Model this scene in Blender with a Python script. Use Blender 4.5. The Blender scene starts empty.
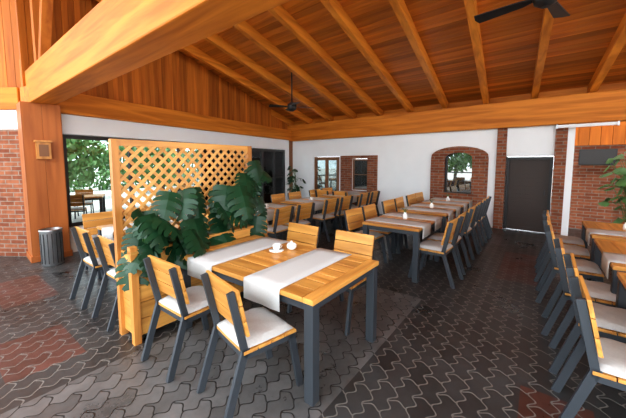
import bpy, bmesh, math, random
from mathutils import Vector, Matrix, Euler
random.seed(7)
scene = bpy.context.scene
H = 1.65
E1 = Vector((.602, .799, 0)); E2 = Vector((-.799, .602, 0))
C0 = Vector((0, 1.89, 0))
def T(a, b, z=0): return C0 + E1*a + E2*b + Vector((0, 0, z))
W = Vector((-.76, .65, 0)); N = Vector((.65, .76, 0)); D0 = Vector((5.06, 7.03, 0))
RHO = Vector((.55, .835, 0)); SL = .2206
K = D0 + W*7.87
PIL = Vector((-4.62, 5.2, 0))

# ---------------------------------------------------------------- materials
def new_mat(name):
    m = bpy.data.materials.new(name); m.use_nodes = True
    nt = m.node_tree
    return m, nt, nt.nodes, nt.links, nt.nodes['Principled BSDF']
def simple(name, col, rough=.6, metal=0, noise=0.0, nscale=8):
    m, nt, ns, ln, p = new_mat(name)
    p.inputs['Roughness'].default_value = rough; p.inputs['Metallic'].default_value = metal
    if noise:
        tc = ns.new('ShaderNodeTexCoord'); n = ns.new('ShaderNodeTexNoise'); n.inputs['Scale'].default_value = nscale
        n.inputs['Detail'].default_value = 5
        r = ns.new('ShaderNodeMapRange'); r.inputs[3].default_value = 1-noise; r.inputs[4].default_value = 1+noise
        h = ns.new('ShaderNodeHueSaturation'); h.inputs['Color'].default_value = (*col, 1)
        ln.new(tc.outputs['Object'], n.inputs['Vector']); ln.new(n.outputs['Fac'], r.inputs[0])
        ln.new(r.outputs[0], h.inputs['Value']); ln.new(h.outputs[0], p.inputs['Base Color'])
    else: p.inputs['Base Color'].default_value = (*col, 1)
    return m
def wood(name, dark, light, axis, rough=.4, island=.18, sc=14, spec=.5):
    m, nt, ns, ln, p = new_mat(name)
    tc = ns.new('ShaderNodeTexCoord'); mp = ns.new('ShaderNodeMapping')
    s = [sc, sc, sc]; s[axis] = sc*.07
    mp.inputs['Scale'].default_value = s
    g = ns.new('ShaderNodeNewGeometry')
    off = ns.new('ShaderNodeVectorMath'); off.operation = 'ADD'
    mul = ns.new('ShaderNodeMath'); mul.operation = 'MULTIPLY'; mul.inputs[1].default_value = 37
    ln.new(g.outputs['Random Per Island'], mul.inputs[0])
    ln.new(tc.outputs['Object'], mp.inputs['Vector']); ln.new(mp.outputs[0], off.inputs[0]); ln.new(mul.outputs[0], off.inputs[1])
    n = ns.new('ShaderNodeTexNoise'); n.inputs['Scale'].default_value = 1.0; n.inputs['Detail'].default_value = 6
    n.inputs['Distortion'].default_value = .6
    ln.new(off.outputs[0], n.inputs['Vector'])
    cr = ns.new('ShaderNodeValToRGB'); e = cr.color_ramp.elements
    e[0].position = .32; e[0].color = (*dark, 1); e[1].position = .62; e[1].color = (*light, 1)
    ln.new(n.outputs['Fac'], cr.inputs[0])
    r = ns.new('ShaderNodeMapRange'); r.inputs[3].default_value = 1-island; r.inputs[4].default_value = 1+island
    ln.new(g.outputs['Random Per Island'], r.inputs[0])
    h = ns.new('ShaderNodeHueSaturation'); ln.new(cr.outputs[0], h.inputs['Color']); ln.new(r.outputs[0], h.inputs['Value'])
    ln.new(h.outputs[0], p.inputs['Base Color'])
    p.inputs['Roughness'].default_value = rough; p.inputs['Specular IOR Level'].default_value = spec
    b = ns.new('ShaderNodeBump'); b.inputs['Strength'].default_value = .12; b.inputs['Distance'].default_value = .01
    ln.new(n.outputs['Fac'], b.inputs['Height']); ln.new(b.outputs[0], p.inputs['Normal'])
    return m
TD, TL = (.44, .18, .036), (.68, .34, .085)
m_tx = wood('honey_wood_x', TD, TL, 0, .38); m_ty = wood('honey_wood_y', TD, TL, 1, .38)
m_tz = wood('honey_wood_z', (.42, .16, .035), (.60, .26, .06), 2, .45)
m_rx = wood('roof_wood_x', (.38, .11, .012), (.62, .215, .028), 0, .55, .12, 9, .25)
m_rz = wood('roof_wood_z', (.32, .085, .012), (.50, .155, .022), 2, .6, .25, 9, .25)
m_plank = wood('roof_plank', (.36, .10, .012), (.58, .19, .025), 0, .45, .28, 7, .4)
m_pil = wood('pillar_wood', (.30, .085, .020), (.42, .13, .032), 2, .5, .06, 9, .3)
m_lat = wood('lattice_wood', (.56, .26, .07), (.76, .41, .13), 0, .5, .12, 12)
m_metal = simple('grey_blue_metal', (.055, .063, .074), .45, .3)
m_cush = simple('cushion_fabric', (.50, .49, .475), .9, 0, .12, 60)
m_linen = simple('linen', (.56, .56, .55), .9, 0, .08, 90)
m_white = simple('white_plaster', (.86, .87, .88), .8, 0, .05, 2)
m_ceramic = simple('white_ceramic', (.85, .85, .83), .2)
m_dark = simple('dark_frame', (.03, .028, .028), .5)
m_brown = simple('brown_frame', (.20, .08, .03), .5)
m_black = simple('black_fan', (.015, .015, .016), .45)
m_steel = simple('brushed_steel', (.45, .46, .47), .35, .9, .1, 20)
m_leaf = simple('monstera_leaf', (.011, .046, .019), .38, 0, .5, 5)
m_leaf.node_tree.nodes['Principled BSDF'].inputs['Specular IOR Level'].default_value = .35
m_leaf2 = simple('foliage_leaf', (.085, .19, .055), .5, 0, .5, 3)
m_stem = simple('stem', (.05, .13, .03), .5)
m_soil = simple('soil', (.03, .02, .012), .95, 0, .4, 30)
m_trunk = simple('bark', (.08, .05, .03), .9, 0, .3, 10)
m_bounce = simple('bounce_paving', (.44, .42, .39), .9, 0, .12, 1)  # made-up pale paving outside, to bounce daylight up under the roof
m_door = simple('dark_door_paint', (.05, .034, .028), .6)
m_lampw, nt_, ns_, ln_, p_ = new_mat('lamp_white'); p_.inputs['Base Color'].default_value = (.8, .8, .8, 1)
# reflective window panes (dark room behind, garden mirrored in the glass)
m_glassd, nt_, ns_, ln_, p_ = new_mat('reflective_glass'); p_.inputs['Base Color'].default_value = (.03, .035, .035, 1)
gl = ns_.new('ShaderNodeBsdfGlossy'); gl.inputs['Roughness'].default_value = .02; gl.inputs['Color'].default_value = (.8, .85, .85, 1)
mx = ns_.new('ShaderNodeMixShader'); mx.inputs[0].default_value = .34
ln_.new(p_.outputs[0], mx.inputs[1]); ln_.new(gl.outputs[0], mx.inputs[2]); ln_.new(mx.outputs[0], ns_['Material Output'].inputs[0])
# window glass
m_glass = bpy.data.materials.new('window_glass'); m_glass.use_nodes = True
nt = m_glass.node_tree; nt.nodes.clear()
o = nt.nodes.new('ShaderNodeOutputMaterial'); mx = nt.nodes.new('ShaderNodeMixShader'); tr = nt.nodes.new('ShaderNodeBsdfTransparent')
tr.inputs[0].default_value = (.72, .78, .78, 1); gl = nt.nodes.new('ShaderNodeBsdfGlossy'); gl.inputs['Roughness'].default_value = .02
fr = nt.nodes.new('ShaderNodeFresnel'); nt.links.new(fr.outputs[0], mx.inputs[0]); nt.links.new(tr.outputs[0], mx.inputs[1])
nt.links.new(gl.outputs[0], mx.inputs[2]); nt.links.new(mx.outputs[0], o.inputs[0])

def brick_mat(name, c1, c2, mort, vertical_axis=2, ax=0, bw=.25, rh=.075, mw=.008):
    m, nt, ns, ln, p = new_mat(name)
    tc = ns.new('ShaderNodeTexCoord'); sp = ns.new('ShaderNodeSeparateXYZ'); cb = ns.new('ShaderNodeCombineXYZ')
    ln.new(tc.outputs['Object'], sp.inputs[0])
    ad = ns.new('ShaderNodeMath'); ad.operation = 'ADD'
    ln.new(sp.outputs[0], ad.inputs[0]); ln.new(sp.outputs[1], ad.inputs[1])
    ln.new(ad.outputs[0], cb.inputs[0]); ln.new(sp.outputs[2], cb.inputs[1])
    b = ns.new('ShaderNodeTexBrick'); b.inputs['Scale'].default_value = 1
    b.inputs['Brick Width'].default_value = bw; b.inputs['Row Height'].default_value = rh; b.inputs['Mortar Size'].default_value = mw
    b.inputs['Color1'].default_value = (*c1, 1); b.inputs['Color2'].default_value = (*c2, 1); b.inputs['Mortar'].default_value = (*mort, 1)
    ln.new(cb.outputs[0], b.inputs['Vector'])
    n = ns.new('ShaderNodeTexNoise'); n.inputs['Scale'].default_value = 12; ln.new(tc.outputs['Object'], n.inputs['Vector'])
    r = ns.new('ShaderNodeMapRange'); r.inputs[3].default_value = .6; r.inputs[4].default_value = 1.4; ln.new(n.outputs['Fac'], r.inputs[0])
    h = ns.new('ShaderNodeHueSaturation'); ln.new(b.outputs['Color'], h.inputs['Color']); ln.new(r.outputs[0], h.inputs['Value'])
    ln.new(h.outputs[0], p.inputs['Base Color']); p.inputs['Roughness'].default_value = .85; p.inputs['Specular IOR Level'].default_value = .2
    bu = ns.new('ShaderNodeBump'); bu.invert = True; bu.inputs['Strength'].default_value = .6; bu.inputs['Distance'].default_value = .01
    ln.new(b.outputs['Fac'], bu.inputs['Height']); ln.new(bu.outputs[0], p.inputs['Normal'])
    return m
m_brick = brick_mat('red_brick', (.19, .056, .028), (.31, .11, .055), (.24, .19, .155))
m_brickp = brick_mat('terracotta', (.34, .10, .032), (.42, .135, .048), (.30, .12, .06))

# floor
def floor_mat():
    m, nt, ns, ln, p = new_mat('interlocking_pavers')
    tc = ns.new('ShaderNodeTexCoord'); sp = ns.new('ShaderNodeSeparateXYZ'); ln.new(tc.outputs['Object'], sp.inputs[0])
    def M(op, a, b=None, c=None):
        n = ns.new('ShaderNodeMath'); n.operation = op
        for i, v in enumerate((a, b, c)):
            if v is None: continue
            if isinstance(v, (int, float)): n.inputs[i].default_value = v
            else: ln.new(v, n.inputs[i])
        return n.outputs[0]
    x, y = sp.outputs[0], sp.outputs[1]
    def wave(v, sh, amp):   # rounded lobes
        return M('MULTIPLY', M('SINE', M('MULTIPLY', M('ADD', v, sh), 2*math.pi/.13)), amp)
    px = wave(y, 20.03, .016); py = wave(x, 20.0, .022)
    x2 = M('ADD', x, px); y2 = M('ADD', y, py)
    cb = ns.new('ShaderNodeCombineXYZ'); ln.new(x2, cb.inputs[0]); ln.new(y2, cb.inputs[1])
    b = ns.new('ShaderNodeTexBrick'); b.inputs['Scale'].default_value = 1; b.offset = .5
    b.inputs['Brick Width'].default_value = .26; b.inputs['Row Height'].default_value = .13; b.inputs['Mortar Size'].default_value = .006
    b.inputs['Mortar Smooth'].default_value = .3
    b.inputs['Color1'].default_value = (.75, .75, .75, 1); b.inputs['Color2'].default_value = (1.2, 1.2, 1.2, 1); b.inputs['Mortar'].default_value = (1, 1, 1, 1)
    ln.new(cb.outputs[0], b.inputs['Vector'])
    def rect(x0, x1, y0, y1):
        return M('MULTIPLY', M('COMPARE', x, (x0+x1)/2, (x1-x0)/2), M('COMPARE', y, (y0+y1)/2, (y1-y0)/2))
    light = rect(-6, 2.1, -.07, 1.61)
    red = rect(-1.2, -.7, 1.95, 2.7)
    for q in ((.7, 1.1, -1.5, -1.1), (3.4, 5.0, -1.2, -.7), (-1.0, -.5, 3.6, 4.7), (2.4, 3.4, 1.4, 1.9)):
        red = M('MAXIMUM', red, rect(*q))
    red = M('MULTIPLY', red, .65)
    def mix(f, a, bb, mode='MIX'):
        n = ns.new('ShaderNodeMix'); n.data_type = 'RGBA'; n.blend_type = mode
        if isinstance(f, (int, float)): n.inputs[0].default_value = f
        else: ln.new(f, n.inputs[0])
        for i, v in ((6, a), (7, bb)):
            if isinstance(v, tuple): n.inputs[i].default_value = (*v, 1)
            else: ln.new(v, n.inputs[i])
        return n.outputs[2]
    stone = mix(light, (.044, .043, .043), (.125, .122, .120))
    stone = mix(red, stone, (.12, .035, .022))
    stone = mix(1.0, stone, b.outputs['Color'], 'MULTIPLY')
    n = ns.new('ShaderNodeTexNoise'); n.inputs['Scale'].default_value = 1.3; n.inputs['Detail'].default_value = 8; n.inputs['Roughness'].default_value = .7
    ln.new(tc.outputs['Object'], n.inputs['Vector'])
    r = ns.new('ShaderNodeMapRange'); r.inputs[1].default_value = .3; r.inputs[2].default_value = .7; r.inputs[3].default_value = .5; r.inputs[4].default_value = 1.45
    ln.new(n.outputs['Fac'], r.inputs[0])
    h = ns.new('ShaderNodeHueSaturation'); ln.new(stone, h.inputs['Color']); ln.new(r.outputs[0], h.inputs['Value'])
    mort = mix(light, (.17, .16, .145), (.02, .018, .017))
    fin = mix(b.outputs['Fac'], h.outputs[0], mort)
    ln.new(fin, p.inputs['Base Color'])
    rr = ns.new('ShaderNodeMapRange'); rr.inputs[1].default_value = .3; rr.inputs[2].default_value = .7; rr.inputs[3].default_value = .20; rr.inputs[4].default_value = .5; ln.new(n.outputs['Fac'], rr.inputs[0])
    ln.new(rr.outputs[0], p.inputs['Roughness'])
    bu = ns.new('ShaderNodeBump'); bu.invert = True; bu.inputs['Strength'].default_value = .6; bu.inputs['Distance'].default_value = .006
    ln.new(b.outputs['Fac'], bu.inputs['Height']); ln.new(bu.outputs[0], p.inputs['Normal'])
    return m
m_floor = floor_mat()

# ---------------------------------------------------------------- builder
class B:
    def __init__(s): s.bm = bmesh.new(); s.mats = []
    def mi(s, m):
        if m not in s.mats: s.mats.append(m)
        return s.mats.index(m)
    def hexa(s, pts, mat):
        v = [s.bm.verts.new(p) for p in pts]; i = s.mi(mat)
        for f in ((0,3,2,1),(4,5,6,7),(0,1,5,4),(1,2,6,5),(2,3,7,6),(3,0,4,7)):
            fc = s.bm.faces.new([v[k] for k in f]); fc.material_index = i
    def box(s, x0, x1, y0, y1, z0, z1, mat):
        s.hexa([(x0,y0,z0),(x1,y0,z0),(x1,y1,z0),(x0,y1,z0),(x0,y0,z1),(x1,y0,z1),(x1,y1,z1),(x0,y1,z1)], mat)
    def bar(s, p0, p1, w, h, mat, up=Vector((0,0,1))):
        p0 = Vector(p0); p1 = Vector(p1); d = (p1-p0).normalized()
        if abs(d.dot(up)) > .99: up = Vector((0,1,0))
        x = d.cross(up).normalized(); z = x.cross(d).normalized()
        q = []
        for p in (p0, p1):
            for a, b in ((-1,-1),(1,-1),(1,1),(-1,1)): q.append(p + x*a*w/2 + z*b*h/2)
        s.hexa(q, mat)
    def lathe(s, prof, mat, c=(0,0,0), seg=24, smooth=True):
        c = Vector(c); rings = []; i = s.mi(mat)
        for r, z in prof:
            rings.append([s.bm.verts.new(c+Vector((r*math.cos(2*math.pi*k/seg), r*math.sin(2*math.pi*k/seg), z))) for k in range(seg)])
        for a, b in zip(rings, rings[1:]):
            for k in range(seg):
                f = s.bm.faces.new((a[k], a[(k+1)%seg], b[(k+1)%seg], b[k])); f.material_index = i; f.smooth = smooth
        f = s.bm.faces.new(rings[0][::-1]); f.material_index = i
        f = s.bm.faces.new(rings[-1]); f.material_index = i
    def tube(s, pts, r, mat, seg=6):
        pts = [Vector(p) for p in pts]; rings = []; i = s.mi(mat)
        for k, p in enumerate(pts):
            d = (pts[min(k+1, len(pts)-1)] - pts[max(k-1, 0)]).normalized()
            u = Vector((1,0,0)) if abs(d.x) < .9 else Vector((0,1,0))
            x = d.cross(u).normalized(); y = d.cross(x)
            rings.append([s.bm.verts.new(p + x*r*math.cos(2*math.pi*j/seg) + y*r*math.sin(2*math.pi*j/seg)) for j in range(seg)])
        for a, b in zip(rings, rings[1:]):
            for j in range(seg):
                f = s.bm.faces.new((a[j], a[(j+1)%seg], b[(j+1)%seg], b[j])); f.material_index = i; f.smooth = True
    def mesh(s, name):
        me = bpy.data.meshes.new(name); bmesh.ops.recalc_face_normals(s.bm, faces=s.bm.faces) if len(s.bm.faces) < 60000 else None
        s.bm.to_mesh(me); s.bm.free()
        for m in s.mats: me.materials.append(m)
        return me
def put(name, me, loc=(0,0,0), rot=0, bevel=0):
    if isinstance(me, B): me = me.mesh(name)
    o = bpy.data.objects.new(name, me); scene.collection.objects.link(o)
    o.location = loc; o.rotation_euler = (0, 0, math.radians(rot))
    if bevel:
        md = o.modifiers.new('bev', 'BEVEL'); md.width = bevel; md.segments = 2; md.limit_method = 'ANGLE'
    return o

# ---------------------------------------------------------------- floor, ground
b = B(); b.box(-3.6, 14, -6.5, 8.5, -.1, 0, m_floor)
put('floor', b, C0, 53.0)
b = B(); b.box(-70, 70, -70, 70, -.3, -.12, m_bounce); put('ground', b)

# ---------------------------------------------------------------- back wall  (local x = W, local y = into room)
AW = math.degrees(math.atan2(W.y, W.x))
def wall_holes(b, x0, x1, z0, z1, y0, y1, holes, mat):
    xs = sorted({x0, x1, *[h[0] for h in holes], *[h[1] for h in holes]})
    for xa, xb in zip(xs, xs[1:]):
        hs = sorted([h for h in holes if h[0] <= xa+1e-6 and h[1] >= xb-1e-6], key=lambda h: h[2])
        z = z0
        for h in hs:
            if h[2] > z+1e-4: b.box(xa, xb, y0, y1, z, h[2], mat)
            z = h[3]
        if z < z1-1e-4: b.box(xa, xb, y0, y1, z, z1, mat)
b = B()
wall_holes(b, -.62, 7.9, 0, 2.5, -.22, 0, [(-.41, .5, 0, 1.78), (1.15, 1.95, .78, 1.96), (4.3, 4.92, .70, 1.76), (5.45, 6.62, 0, 1.84)], m_white)
put('wall_back', b, D0, AW)
# brick jambs
b = B(); b.box(-.62, -.41, -.2, .05, 0, 2.46, m_brick); b.box(.5, .70, -.2, .05, 0, 2.46, m_brick)
put('trim_1', b, D0, AW)
# arched brick surround
def arch(cx, hw_o, hw_i, zb, zsi, z_in_b, zso_extra=.0):
    """brick plate with arched top and an arched opening"""
    b = B(); im = b.mi(m_brick); y0, y1 = -.02, .07
    n = 14
    inner = [(cx-hw_i, z_in_b), (cx-hw_i, zsi)]; outer = [(cx-hw_o, z_in_b), (cx-hw_o, zsi)]
    rise_i = .16; rise_o = .27
    for k in range(1, n):
        t = k/n; a = math.pi*(1-t)
        inner.append((cx+hw_i*math.cos(a), zsi+rise_i*math.sin(a))); outer.append((cx+hw_o*math.cos(a), zsi+.05+rise_o*math.sin(a)))
    inner += [(cx+hw_i, zsi), (cx+hw_i, z_in_b)]; outer += [(cx+hw_o, zsi), (cx+hw_o, z_in_b)]
    for k in range(len(inner)-1):
        a0, a1, c0, c1 = inner[k], inner[k+1], outer[k], outer[k+1]
        b.hexa([(a0[0],y0,a0[1]),(a1[0],y0,a1[1]),(c1[0],y0,c1[1]),(c0[0],y0,c0[1]),
                (a0[0],y1,a0[1]),(a1[0],y1,a1[1]),(c1[0],y1,c1[1]),(c0[0],y1,c0[1])], m_brick)
    b.box(cx-hw_o, cx+hw_o, y0, y1, zb, z_in_b, m_brick)
    return b
put('trim_2', arch(1.57, .70, .345, .0, 1.74, .82), D0, AW)
def window(name, x0, x1, z0, z1, y, fr, mf, mg, nx=1, nz=1, base=D0, ang=AW, arched=False):
    b = B(); d0, d1 = y-.04, y+.03
    b.box(x0, x1, y-.006, y+.006, z0, z1, mg)
    b.box(x0, x0+fr, d0, d1, z0, z1, mf); b.box(x1-fr, x1, d0, d1, z0, z1, mf)
    b.box(x0+fr, x1-fr, d0, d1, z0, z0+fr, mf); b.box(x0+fr, x1-fr, d0, d1, z1-fr, z1, mf)
    for k in range(1, nx):
        x = x0+(x1-x0)*k/nx; b.box(x-fr/2, x+fr/2, d0, d1, z0+fr, z1-fr, mf)
    for k in range(1, nz):
        z = z0+(z1-z0)*k/nz; b.box(x0+fr, x1-fr, d0+.01, d1-.01, z-fr/4, z+fr/4, mf)
    return put(name, b, base, ang)
window('window_1', 1.16, 1.94, .79, 1.95, -.1, .05, m_dark, m_glassd, 1, 2)
# rectangular brick surround of the second window
b = B()
wall_holes(b, 3.96, 5.36, 0, 1.86, -.01, .06, [(4.3, 4.92, .70, 1.76)], m_brick)
put('trim_3', b, D0, AW)
window('window_2', 4.31, 4.91, .71, 1.75, -.06, .05, m_brown, m_glassd, 1, 2)
window('door_1', 5.46, 6.61, 0.01, 1.83, -.06, .12, m_brown, m_glassd, 2, 1)
# dark plain door
b = B()
b.box(-.4, .49, -.16, -.12, .01, 1.77, m_door)
for k in range(18):
    z = .01 + k*.098; b.box(-.34, .43, -.12, -.112, z, z+.086, m_door)
b.box(-.4, -.34, -.12, -.05, .01, 1.77, m_dark); b.box(.43, .49, -.12, -.05, .01, 1.77, m_dark); b.box(-.34, .43, -.12, -.05, 1.70, 1.77, m_dark)
b.box(-.28, -.26, -.112, -.08, .88, 1.0, m_dark)
put('door_2', b, D0, AW)
b = B()
b.box(7.72, 7.95, -.1, .2, 0, 2.5, m_brown); put('trim_4', b, D0, AW)
# recess on the right
b = B(); b.box(-7, -.62, -1.45, -1.25, 0, 2.05, m_brick); put('wall_right', b, D0, AW)
b = B(); b.box(-7, -.62, -1.46, -1.42, 2.05, 3.5, m_rz)
for k in range(32): b.box(-7+k*.2, -7+k*.2+.194, -1.42, -1.22, 2.05, 3.5, m_rz)
put('wall_right_cladding', b, D0, AW)
b = B(); b.box(-.74, -.62, -1.25, .03, 0, 2.5, m_white); put('wall_return', b, D0, AW)
b = B(); b.box(-1.5, -.84, -1.24, -1.20, 1.58, 1.95, m_black); b.box(-1.48, -.86, -1.20, -1.196, 1.60, 1.93, m_dark)
put('television', b, D0, AW)
# back beam
b = B(); b.bar((-7, .02, 2.76), (8.2, .02, 2.76), .34, .6, m_rx); put('trim_beam_back', b, D0, AW, .015)
b = B(); b.box(-7, 8.2, -.14, -.1, 3.05, 3.32, m_rx); put('trim_infill_back', b, D0, AW)
# strip lamp beside the beam
b = B(); b.box(-1.35, -.45, .22, .29, 2.37, 2.43, m_lampw); b.box(-1.38, -1.35, .21, .30, 2.36, 2.44, m_steel); b.box(-.45, -.42, .21, .30, 2.36, 2.44, m_steel)
put('fluorescent_lamp', b, D0, AW)

# ---------------------------------------------------------------- left wall (from PIL to K), local x along
LD = (K-PIL); LL = LD.length; AL = math.degrees(math.atan2(LD.y, LD.x))
b = B()
wall_holes(b, .2, LL, 0, 2.5, -.1, .1, [(.25, 5.15, .45, 2.15), (5.35, 7.45, .02, 2.12)], m_white)
put('wall_left', b, PIL, AL)
window('window_3', .26, 5.14, .46, 2.14, 0, .07, m_dark, m_glass, 4, 1, PIL, AL)
window('window_4', 5.36, 7.44, .03, 2.11, 0, .09, m_dark, m_glass, 3, 2, PIL, AL)
b = B(); b.bar((-.2, -.05, 2.68), (LL, -.05, 2.68), .34, .38, m_rx); put('trim_beam_left', b, PIL, AL, .012)
def roof_z(p):  # bottom of planks
    return 3.06 + .2 + .2206*((D0-p).dot(N))/RHO.dot(N)
ld = LD.normalized(); b = B(); k = -.2
while k < LL-.05:
    p = PIL + ld*(k+.05); b.box(k, k+.094, -.03+.008*(int(k*10) % 2), .02, 2.86, roof_z(p)-.0, m_rz); k += .1
b.box(-.2, LL, .02, .04, 2.86, 3.3, m_rz)
put('wall_gable_boards', b, PIL, AL)
# brick wall running left of the pillar
b = B(); b.box(0, 6, -.1, .1, 0, 2.2, m_brick); put('wall_left_brick', b, PIL+Vector((-.25, .05, 0)), 177)
b = B(); b.box(0, 6, -.1, .1, 2.2, 2.52, m_white); put('wall_left_band', b, PIL+Vector((-.25, .05, 0)), 177)
b = B(); b.bar((0, 0, 2.7), (6, 0, 2.7), .3, .36, m_rx); put('trim_beam_brick', b, PIL+Vector((-.25, .05, 0)), 177, .012)
b = B(); k = 0
while k < 6:
    b.box(k, k+.143, -.03, .02, 2.88, 4.75+.1*k*.7, m_rz); k += .15
put('wall_left_boards', b, PIL+Vector((-.25, .05, 0)), 177)

# pillars (wood clad)
def pillar(loc, h):
    b = B(); b.box(-.235, .235, -.235, .235, 0, h, m_pil)
    for k in range(2):
        a = -.25+k*.25
        b.box(a, a+.247, .235, .25, 0, h, m_pil); b.box(a, a+.247, -.25, -.235, 0, h, m_pil)
        b.box(.235, .25, a, a+.247, 0, h, m_pil); b.box(-.25, -.235, a, a+.247, 0, h, m_pil)
    b.box(-.27, .27, -.27, .27, 0, .10, m_pil)
    return put('timber_pillar', b, loc, AW, .004)
pillar(PIL+Vector((0, -.02, 0)), 2.6)
# wall box on pillar
b = B(); b.box(-.09, .09, .0, .10, 1.70, 1.97, m_tz); b.box(-.11, .11, .0, .13, 1.97, 2.0, m_tz); b.box(-.06, .06, .10, .11, 1.74, 1.93, m_brown)
put('wall_lantern', b, PIL+Vector((0, -.02, 0)) - W*.25 - N*.02, AW-90+180)
# big tie beam
BD = Vector((.787, -.617, 0)); b = B(); p0 = PIL - BD*.35; p1 = PIL + BD*11.5
b.bar((0,0,2.86), ((p1-p0).length, 0, 2.86), .32, .52, m_rx)
ang_b = math.degrees(math.atan2(BD.y, BD.x)); put('trim_tie_beam', b, p0, ang_b, .015)
pillar(p1 - BD*.4, 2.6)
b = B()
for k in (.4, 4.9, 9.0):
    q = PIL + BD*k; b.bar((k+.35, 0, 3.12), (k+.35, 0, roof_z(q)-.2), .16, .16, m_rz)
    b.bar((k+.45, 0, 3.14), (k+1.25, 0, roof_z(q+BD*.8)-.2), .12, .14, m_rz)
put('roof_struts', b, p0, ang_b)

# roof planks and rafters
def RP(s, d, dz=0): 
    v = D0 + W*s - RHO*d; return Vector((v.x, v.y, 3.06 + SL*d + dz))
DM = 10.2
b = B(); s = -.95-.97*6
while s < 12:
    b.hexa([RP(s-.06,-.5,0), RP(s+.06,-.5,0), RP(s+.06,DM,0), RP(s-.06,DM,0), RP(s-.06,-.5,.2), RP(s+.06,-.5,.2), RP(s+.06,DM,.2), RP(s-.06,DM,.2)], m_plank); s += .97
ar = math.atan2(RHO.y, RHO.x); Rm = Matrix.Rotation(-ar, 4, 'Z')
for v in b.bm.verts: v.co = Rm @ (v.co - D0)
raf_m = wood('rafter_wood', (.50, .155, .018), (.78, .29, .040), 0, .45, .1, 8, .35)
b.mats[0] = raf_m
put('roof_rafters', b, D0, math.degrees(ar))
b = B(); d = -.6
while d < DM:
    b.hexa([RP(-7,d,.2), RP(13,d,.2), RP(13,d+.134,.2), RP(-7,d+.134,.2), RP(-7,d,.235), RP(13,d,.235), RP(13,d+.134,.235), RP(-7,d+.134,.235)], m_plank); d += .145
aw = math.atan2(W.y, W.x); Rm = Matrix.Rotation(-aw, 4, 'Z')
for v in b.bm.verts: v.co = Rm @ (v.co - D0)
b.hexa([Rm @ (RP(*q) - D0) for q in ((-7,-.6,.24),(13,-.6,.24),(13,DM,.24),(-7,DM,.24),(-7,-.6,.30),(13,-.6,.30),(13,DM,.30),(-7,DM,.30))], m_plank)
put('ceiling', b, D0, AW)

# ---------------------------------------------------------------- furniture
def table_mesh(name, L, Wd, h=.75, n=7):
    b = B(); w = (Wd-.004*(n-1))/n
    for k in range(n):
        y = -Wd/2 + k*(w+.004); b.box(-L/2+.094, L/2-.094, y, y+w, h-.038, h, m_tx)
    b.box(-L/2, -L/2+.09, -Wd/2, Wd/2, h-.038, h, m_ty); b.box(L/2-.09, L/2, -Wd/2, Wd/2, h-.038, h, m_ty)
    for sy in (-1, 1):
        b.box(-L/2+.03, L/2-.03, sy*(Wd/2-.045)-.018, sy*(Wd/2-.045)+.018, h-.10, h-.039, m_metal)
        for sx in (-1, 1):
            x = sx*(L/2-.045); y = sy*(Wd/2-.045); b.box(x-.038, x+.038, y-.038, y+.038, 0, h-.039, m_metal)
    for sx in (-1, 1): b.box(sx*(L/2-.045)-.018, sx*(L/2-.045)+.018, -Wd/2+.05, Wd/2-.05, h-.10, h-.039, m_metal)
    return b.mesh(name)
def chair_mesh():
    b = B()
    for sx in (-1, 1):
        x = sx*.205
        b.bar((x, -.32, 0), (x, -.17, .47), .028, .05, m_metal, Vector((0,1,0)))       # rear leg
        b.bar((x, -.17, .42), (x, -.265, .86), .028, .045, m_metal, Vector((0,1,0)))    # back upright
        b.bar((x, .27, 0), (x, .19, .43), .028, .05, m_metal, Vector((0,1,0)))          # front leg
        b.bar((x, -.18, .415), (x, .21, .415), .028, .04, m_metal)                       # side rail
    b.bar((-.205, .19, .41), (.205, .19, .41), .028, .035, m_metal); b.bar((-.205, -.17, .41), (.205, -.17, .41), .028, .035, m_metal)
    for k in range(4):                                                                   # seat boards
        y = -.19+k*.105; b.box(-.225, .225, y, y+.098, .436, .456, m_tx)
    # back boards
    for k in range(3):
        z0 = .555+k*.108; z1 = z0+.101
        f = lambda z: -.17 - (z-.42)*.095/.44 + .026
        b.hexa([(-.235,f(z0),z0),(.235,f(z0),z0),(.235,f(z0)+.022,z0),(-.235,f(z0)+.022,z0),
                (-.235,f(z1),z1),(.235,f(z1),z1),(.235,f(z1)+.022,z1),(-.235,f(z1)+.022,z1)], m_tx)
    # cushion: pillow-like grid
    i = b.mi(m_cush); n = 12; top = []; bot = []
    for a in range(n+1):
        rt = []; rb = []
        for c in range(n+1):
            u = a/n*2-1; v = c/n*2-1
            q = (1-abs(u)**5)*(1-abs(v)**5)
            dx = .215*(u - .03*u*(v*v)); dy = .205*(v-.03*v*u*u)
            rt.append(b.bm.verts.new((dx, .01+dy, .466+.038*q**.5 + .004*math.sin(9*u)*math.cos(8*v))))
            rb.append(b.bm.verts.new((dx, .01+dy, .462-.0045*q**.5)))
        top.append(rt); bot.append(rb)
    for a in range(n):
        for c in range(n):
            f = b.bm.faces.new((top[a][c], top[a+1][c], top[a+1][c+1], top[a][c+1])); f.smooth = True; f.material_index = i
            f = b.bm.faces.new((bot[a][c], bot[a][c+1], bot[a+1][c+1], bot[a+1][c])); f.smooth = True; f.material_index = i
    for a in range(n):
        for (p, q) in (((a,0),(a+1,0)), ((a+1,n),(a,n)), ((0,a+1),(0,a)), ((n,a),(n,a+1))):
            f = b.bm.faces.new((bot[p[0]][p[1]], bot[q[0]][q[1]], top[q[0]][q[1]], top[p[0]][p[1]])); f.material_index = i; f.smooth = True
    return b.mesh('dining_chair')
CH = chair_mesh()
FACE = {'e1': -37, '-e1': 143, 'e2': 53, '-e2': -127}
def chair(p, face, jit=3, extra=0):
    put('dining_chair', CH, p, FACE[face]+random.uniform(-jit, jit)+extra, .003)
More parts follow.
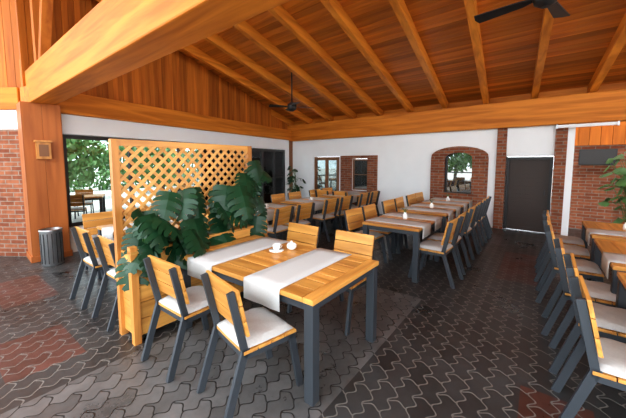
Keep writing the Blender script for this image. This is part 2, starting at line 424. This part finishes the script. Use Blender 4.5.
def runner_mesh(Wd, w=.38, drop=.16, h=.75):
    b = B(); i = b.mi(m_linen); n = 10; t = .004
    prof = [(-Wd/2-.008, h-drop), (-Wd/2-.010, h-.02), (-Wd/2-.004, h+.003)] + [(-Wd/2+Wd*k/n, h+.0035) for k in range(1, n)] + [(Wd/2+.004, h+.003), (Wd/2+.010, h-.02), (Wd/2+.008, h-drop)]
    vs = []
    for (y, z) in prof:
        vs.append([b.bm.verts.new((w*(j/4-.5), y + (.004*math.sin(j*2.2) if z < h-.05 else 0), z)) for j in range(5)])
    for a, c in zip(vs, vs[1:]):
        for j in range(4):
            f = b.bm.faces.new((a[j], a[j+1], c[j+1], c[j])); f.material_index = i; f.smooth = True
    return b.mesh('table_runner')
def runner(me, p, rot): 
    o = put('table_runner', me, p, rot); md = o.modifiers.new('s', 'SOLIDIFY'); md.thickness = .003; md.offset = 1
# main table
TM = table_mesh('dining_table', 1.66, 1.0); RM = runner_mesh(1.0)
put('dining_table', TM, T(.5, .83), 143, .004)
runner(RM, T(.5, .48), 143); runner(RM, T(.5, 1.28), 143)
chair(T(-.10, .47), 'e1', 0, -12); chair(T(-.13, 1.22), 'e1', 0, 0)
chair(T(1.16, .47), '-e1', 1); chair(T(1.16, 1.2), '-e1', 1)
# left table
put('dining_table', TM, T(.5, 2.98), 143, .004); runner(RM, T(.5, 2.6), 143); runner(RM, T(.5, 3.4), 143)
chair(T(-.13, 2.36), 'e1', 1); chair(T(-.13, 3.1), 'e1', 1); chair(T(1.16, 2.6), '-e1'); chair(T(1.16, 3.3), '-e1')
chair(T(.2, 4.05), '-e2', 2); chair(T(.78, 4.05), '-e2', 2)
# centre row
TS = table_mesh('dining_table_small', 1.2, .85, n=6); RS = runner_mesh(.85)
A0 = Vector((1.42, 3.98, 0))
def A(a, c, z=0): return A0 + E1*a + E2*c + Vector((0,0,z))
for a in (.6, 2.05, 3.35):
    put('dining_table', TS, A(a, .425), 53, .004); runner(RS, A(a-.28, .425), 53); runner(RS, A(a+.32, .425), 53)
for a in (.35, .95, 1.8, 2.4, 3.15, 3.7):
    chair(A(a, -.12), 'e2', 4); chair(A(a, .97), '-e2', 4)
# far-left row
M0 = Vector((-.45, 5.15, 0))
def MM(a, c, z=0): return M0 + E1*a + E2*c + Vector((0,0,z))
for a in (.3, 1.8, 3.3):
    put('dining_table', TS, MM(a, .85), 53, .004); runner(RS, MM(a-.25, .85), 53); runner(RS, MM(a+.3, .85), 53)
for a in (0, .62, 1.5, 2.12, 3.0, 3.6):
    chair(MM(a, .3), 'e2', 4); chair(MM(a, 1.4), '-e2', 4)
# far table near the glazed door
q = D0 + W*4.2 - N*1.3
put('dining_table', TS, q, AW, .004); runner(RS, q, AW)
for dx in (-.3, .3): put('dining_chair', CH, q - N*.6 + W*dx, AW-180+0, .003)
# right row
G0 = Vector((3.05, 3.14, 0))
def G(a, c, z=0): return G0 + E1*a + E2*c + Vector((0,0,z))
for a in (1.25, -.12, -1.49):
    put('dining_table', TS, G(a, -.425), 53, .004); runner(RS, G(a-.3, -.425), 53); 
for a, c in ((1.6, .2), (.95, .2), (.2, .18), (-.6, .12), (-1.22, .07), (-1.85, .06)): chair(G(a, c), '-e2', 2)
for a in (1.5, .9, .1, -.5, -1.3): chair(G(a, -1.0), 'e2', 3)

# cups & vases
def cup():
    b = B(); b.lathe([(.062,0),(.075,.008),(.076,.012),(.03,.012)], m_ceramic)
    b.lathe([(.024,.012),(.034,.03),(.042,.07),(.039,.07),(.031,.032),(.005,.022)], m_ceramic)
    b.tube([(.036,0,.03),(.058,0,.036),(.062,0,.052),(.041,0,.062)], .004, m_ceramic)
    return b.mesh('coffee_cup')
CU = cup()
def vase():
    b = B(); b.lathe([(.03,0),(.04,.03),(.032,.07),(.018,.09),(.022,.105),(.018,.105),(.004,.09)], m_ceramic)
    for k in range(7):
        a = k*.9; b.tube([(0,0,.09),(.02*math.cos(a),.02*math.sin(a),.14),(.05*math.cos(a),.05*math.sin(a),.17)], .003, m_stem, 4)
    return b.mesh('flower_vase')
VA = vase()
put('coffee_cup', CU, T(.66, .96, .75), 30); 
b = B(); b.lathe([(.03,0),(.05,.02),(.052,.05),(.04,.065),(.012,.075),(.012,.09),(.003,.092)], m_ceramic); put('sugar_bowl', b, T(.80, .88, .75))
for a in (.62, 2.07, 3.37): put('flower_vase', VA, A(a, .42, .75))
for a in (.32, 1.82, 3.32): put('coffee_cup', CU, MM(a, .85, .75))
put('flower_vase', VA, T(.5, 3.0, .75))
for a in (1.3, -.1): put('flower_vase', VA, G(a, -.4, .75))

# ---------------------------------------------------------------- planter + lattice + monstera
PE = 53  # local x = e1 ; local y = e2
b = B(); Lp = 1.6
for k in range(5):
    z = .06+k*.155
    for y in (0, .26): b.box(0, Lp, y, y+.022, z, z+.15, m_tx)
    for x in (0, Lp-.022): b.box(x, x+.022, .022, .26, z, z+.15, m_ty)
for x in (-.03, Lp-.03):
    for y in (-.03, .25): b.box(x, x+.06, y, y+.06, 0, .9 if y < 0 else 1.86, m_tz)
b.box(.02, Lp-.02, .02, .26, .70, .74, m_soil)
b.box(-.03, Lp+.03, -.035, .03, .835, .86, m_tx)
for z in (.86, 1.80): b.box(0.03, Lp-.03, .262, .30, z, z+.06, m_tx)
x0, x1, z0, z1 = .03, Lp-.03, .90, 1.82
i0 = b.mi(m_lat)
for di, yy in ((1, .272), (-1, .288)):
    c = -2.0
    while c < 3.5:
        pts = []
        for x in (x0, x1):
            z = z0 + di*(x-x0-c)
            if z0 <= z <= z1: pts.append((x, z))
        for z in (z0, z1):
            x = x0 + c + (z-z0)/di
            if x0 < x < x1: pts.append((x, z))
        if len(pts) >= 2:
            p, q = pts[0], pts[1]
            if (Vector(p)-Vector(q)).length > .03:
                b.bar((p[0], yy, p[1]), (q[0], yy, q[1]), .012, .030, m_lat)
        c += .11
put('planter_with_lattice', b, T(-.38, 1.72), PE)

def leaf(b, M, L, mat, split=True):
    """heart-shaped blade; split=True cuts monstera slits between broad lobes"""
    i = b.mi(mat); n = 6 if split else 5
    def wd(t): return L*(.52*math.sin(math.pi*min(1.0, max(.02, .17+t*.83)))**.62)
    def P(t, x):
        back = -.16*L*(x/(.5*L))*max(0, 1-t*3)      # basal heart lobes
        y = t*L + back
        z = -.20*t*t*L - .65*(x*x)/L + .04*L*math.sin(t*20)*(x/L)
        return (y, z)
    def V(t, s, x):
        y, z = P(t, x); return b.bm.verts.new(M @ Vector((s*x, y, z)))
    for s in (-1, 1):
        for k in range(n):
            t0, t1 = k/n, (k+1)/n; g = (.20/n if split else 0); f_in = .40 if split else .5
            w0, w1 = wd(t0), wd(t1); wm = max(w0, w1)*.5+ (w0+w1)*.25; sh = .10
            rows = [(t0, t1, 0, 0), (t0+.03, min(1.0, t1+.03), w0*f_in, w1*f_in), (t0+.05+g*.8, min(1.03, t1+.06-g*.6), wm*.76, wm*.76 if k < n-1 else wm*.55),
                    (t0+sh+g*1.4, min(1.06, t1+sh-g), wm*.97, wm*.92 if k < n-1 else wm*.5)]
            vs = [(V(a, s, x), V(c, s, y)) for a, c, x, y in rows]
            for (a, c), (d, e) in zip(vs, vs[1:]):
                f = b.bm.faces.new((a, c, e, d)); f.material_index = i; f.smooth = True
def plant(b, roots, count, hmin, hmax, spread, Ls, mat=m_leaf, bias=Vector((0,0,0)), split=True, face=None, ymax=None):
    for k in range(count):
        r = Vector(random.choice(roots)) + Vector((random.uniform(-.04,.04), random.uniform(-.04,.04), 0))
        a = random.uniform(0, 2*math.pi); rr = random.uniform(.3, 1)*spread
        e = r + Vector((math.cos(a)*rr, math.sin(a)*rr, 0)) + bias*random.uniform(.3, 1); e.z = r.z + random.uniform(hmin, hmax)
        if ymax is not None: e.y = min(e.y, ymax)
        mid = (r+e)/2 + Vector((0, 0, .10)) - (e-r)*.1
        b.tube([r, (r+mid)/2+Vector((0,0,.02)), mid, e], .006, m_stem, 5)
        d = (e-r); d.z = 0
        yaw = math.atan2(d.y, d.x) - math.pi/2 + random.uniform(-.5, .5)
        tilt = random.uniform(-1.0, -.15)
        if face is not None: yaw = face + random.uniform(-1.1, 1.1); tilt = random.uniform(-1.25, -.45)
        M = Matrix.Translation(e) @ Matrix.Rotation(yaw, 4, 'Z') @ Matrix.Rotation(tilt, 4, 'X') @ Matrix.Rotation(random.uniform(-.4, .4), 4, 'Y')
        leaf(b, M, random.uniform(*Ls), mat, split)
b = B(); roots = [(x, .12, .73) for x in (.15, .35, .55, .75, .95, 1.15, 1.4)]
plant(b, roots, 26, .12, .66, .12, (.24, .40), bias=Vector((-.05, -.12, 0)), face=math.pi, ymax=.14)
plant(b, [(1.4, .12, .73), (1.5, .12, .73)], 12, .3, .95, .12, (.2, .3), bias=Vector((.10, -.05, 0)), face=math.pi, ymax=.16)
plant(b, [(.2, .10, .73)], 5, .0, .3, .12, (.26, .36), bias=Vector((-.12, -.10, 0)), face=math.pi*.85)
put('monstera_plant', b, T(-.38, 1.72), PE)

# potted plant at right recess and by left corner
def potted(name, loc, n, hmin, hmax, spread, Ls, mat, split=False):
    b = B(); b.lathe([(.14,0),(.19,.34),(.21,.38),(.19,.38),(.17,.34),(.01,.33)], m_brickp)
    b.tube([(0,0,.33),(.02,.01,.8),(0,.02,1.15)], .016, m_trunk, 7)
    plant(b, [(0,0,.6),(0,.02,.9),(0,.02,1.1),(0,0,.34)], n, hmin, hmax, spread, Ls, mat, split=split)
    put(name, b, loc)
potted('potted_ficus', D0 + W*(-1.70) + N*.6, 70, .05, .9, .42, (.13, .24), m_leaf2)
potted('potted_ficus', PIL + ld*7.1 - Vector((-.62, .2, 0)), 26, .05, .6, .3, (.12, .2), m_leaf)

# bin
b = B(); b.lathe([(.13,0),(.14,.01),(.14,.54),(.15,.56),(.15,.58),(.135,.58),(.13,.1),(.01,.1)], m_steel, seg=32)
for k in range(16):
    a = 2*math.pi*k/16; b.bar((.142*math.cos(a), .142*math.sin(a), .04), (.142*math.cos(a), .142*math.sin(a), .52), .012, .006, m_dark, Vector((math.cos(a), math.sin(a), 0)))
put('metal_waste_bin', b, (-4.22, 4.78, 0))

# ---------------------------------------------------------------- ceiling fans
def fan(loc, top, R, rot):
    b = B()
    b.lathe([(.015,.1),(.015,top)], m_black, seg=10); b.lathe([(.07,top-.06),(.05,top)], m_black, seg=16)
    b.lathe([(.04,-.10),(.10,-.06),(.12,0),(.11,.06),(.05,.11)], m_black)
    for k in range(4):
        a = k*math.pi/2; R3 = Matrix.Rotation(a, 4, 'Z') @ Matrix.Rotation(.2, 4, 'X')
        q = [(.1,-.02,0),(.22,-.055,0),(R,-.08,0),(R+.02,0,0),(R,.08,0),(.22,.055,0),(.1,.02,0)]
        v0 = [b.bm.verts.new(R3 @ Vector(p)) for p in q]; v1 = [b.bm.verts.new(R3 @ (Vector(p)+Vector((0,0,.012)))) for p in q]
        i = b.mi(m_black); n = len(q)
        for fs in (v0[::-1], v1): f = b.bm.faces.new(fs); f.material_index = i
        for j in range(n):
            f = b.bm.faces.new((v0[j], v0[(j+1)%n], v1[(j+1)%n], v1[j])); f.material_index = i
    put('ceiling_fan', b, loc, rot)
p = Vector((2.42, 3.3, 3.36)); fan(p, roof_z(Vector((p.x, p.y, 0)))-3.36, .68, 40)
p = Vector((-.52, 7.6, 3.0)); fan(p, roof_z(Vector((p.x, p.y, 0)))-3.0, .55, 15)

# ---------------------------------------------------------------- trees outside
def tree(loc, h, r, cnt=1100):
    b = B(); b.tube([(0,0,0),(.1,0,h*.5),(0,.1,h*.8)], .12, m_trunk, 8)
    i = b.mi(m_leaf2)
    for k in range(cnt):
        u = Vector((random.gauss(0,1), random.gauss(0,1), random.gauss(0,1))).normalized() * random.uniform(.5, 1)
        c = Vector((u.x*r, u.y*r, h*.6 + u.z*h*.42)); s = random.uniform(.10, .24)
        R = Euler((random.uniform(0,3), random.uniform(0,3), random.uniform(0,3))).to_matrix()
        vs = [b.bm.verts.new(c + R @ Vector(q)*s) for q in ((-1,0,0),(-.3,-.5,.1),(.6,-.4,0),(1.1,0,-.1),(.6,.4,0),(-.3,.5,.1))]
        f = b.bm.faces.new(vs); f.material_index = i
    put('garden_tree', b, loc)
for loc, h, r in (((-11.5, 14.0, -.12), 3.4, 1.6), ((-9.0, 18, -.12), 3.0, 1.8), ((-7.0, 22, -.12), 3.4, 1.8), ((-18, 18, -.12), 3.8, 2.2), ((-13.5, 22, -.12), 3.4, 2.2),
                  ((-11.5, -2.2, -.12), 4.2, 1.9), ((-14, 1.0, -.12), 4.2, 1.8), ((-10.5, -6, -.12), 4.5, 2.0), ((-3, -12, -.12), 4, 2.2), ((7.5, -12, -.12), 4.5, 2.4)):
    tree(loc, h, r)
b = B(); i = b.mi(m_leaf2)
for k in range(4000):
    x = random.uniform(0, 22); c = Vector((x, random.uniform(-.4, .4), random.uniform(0, 1.2))); s = random.uniform(.08, .17)
    R = Euler((random.uniform(0,3), random.uniform(0,3), random.uniform(0,3))).to_matrix()
    f = b.bm.faces.new([b.bm.verts.new(c + R @ Vector(q)*s) for q in ((-1,0,0),(0,-.6,0),(1,0,0),(0,.6,0))]); f.material_index = i
put('garden_hedge', b, (-21, 10.5, -.12), 48)
# outdoor terrace furniture behind the left glazing
for p, r in (((-7.0, 9.0), 30), ((-5.0, 12.0), 30)):
    q = Vector((p[0], p[1], -.12)); put('terrace_table', TS, q, r, .004)
    for s in (-1, 1):
        ov = Matrix.Rotation(math.radians(r), 3, 'Z') @ Vector((0, s*.72, 0)); put('dining_chair', CH, q+ov, r + (180 if s > 0 else 0), .003)

# ---------------------------------------------------------------- world / light
w = bpy.data.worlds.new('sky'); scene.world = w; w.use_nodes = True
bg = w.node_tree.nodes['Background']; bg.inputs[0].default_value = (.87, .94, 1, 1); bg.inputs[1].default_value = 5.1
sl = bpy.data.lights.new('bounce_sun', 'SUN'); sl.energy = 7; sl.angle = .1; sl.color = (1, .96, .9)  # sun added under an overcast sky so the paving bounces light inside
so = bpy.data.objects.new('bounce_sun', sl); scene.collection.objects.link(so); so.rotation_euler = (math.radians(10), 0, math.radians(-20)); so.location = (0, -8, 12)
scene.view_settings.view_transform = 'Standard'
try: scene.view_settings.look = 'Medium High Contrast'
except Exception as ex: print('look', ex)

cam = bpy.data.cameras.new('camera'); co = bpy.data.objects.new('camera', cam); scene.collection.objects.link(co)
co.location = (0, 0, H); co.rotation_euler = (math.radians(85), 0, 0)
cam.sensor_width = 36; cam.lens = 302/626*36; cam.shift_y = -20.6/626; cam.clip_start = .05
scene.camera = co
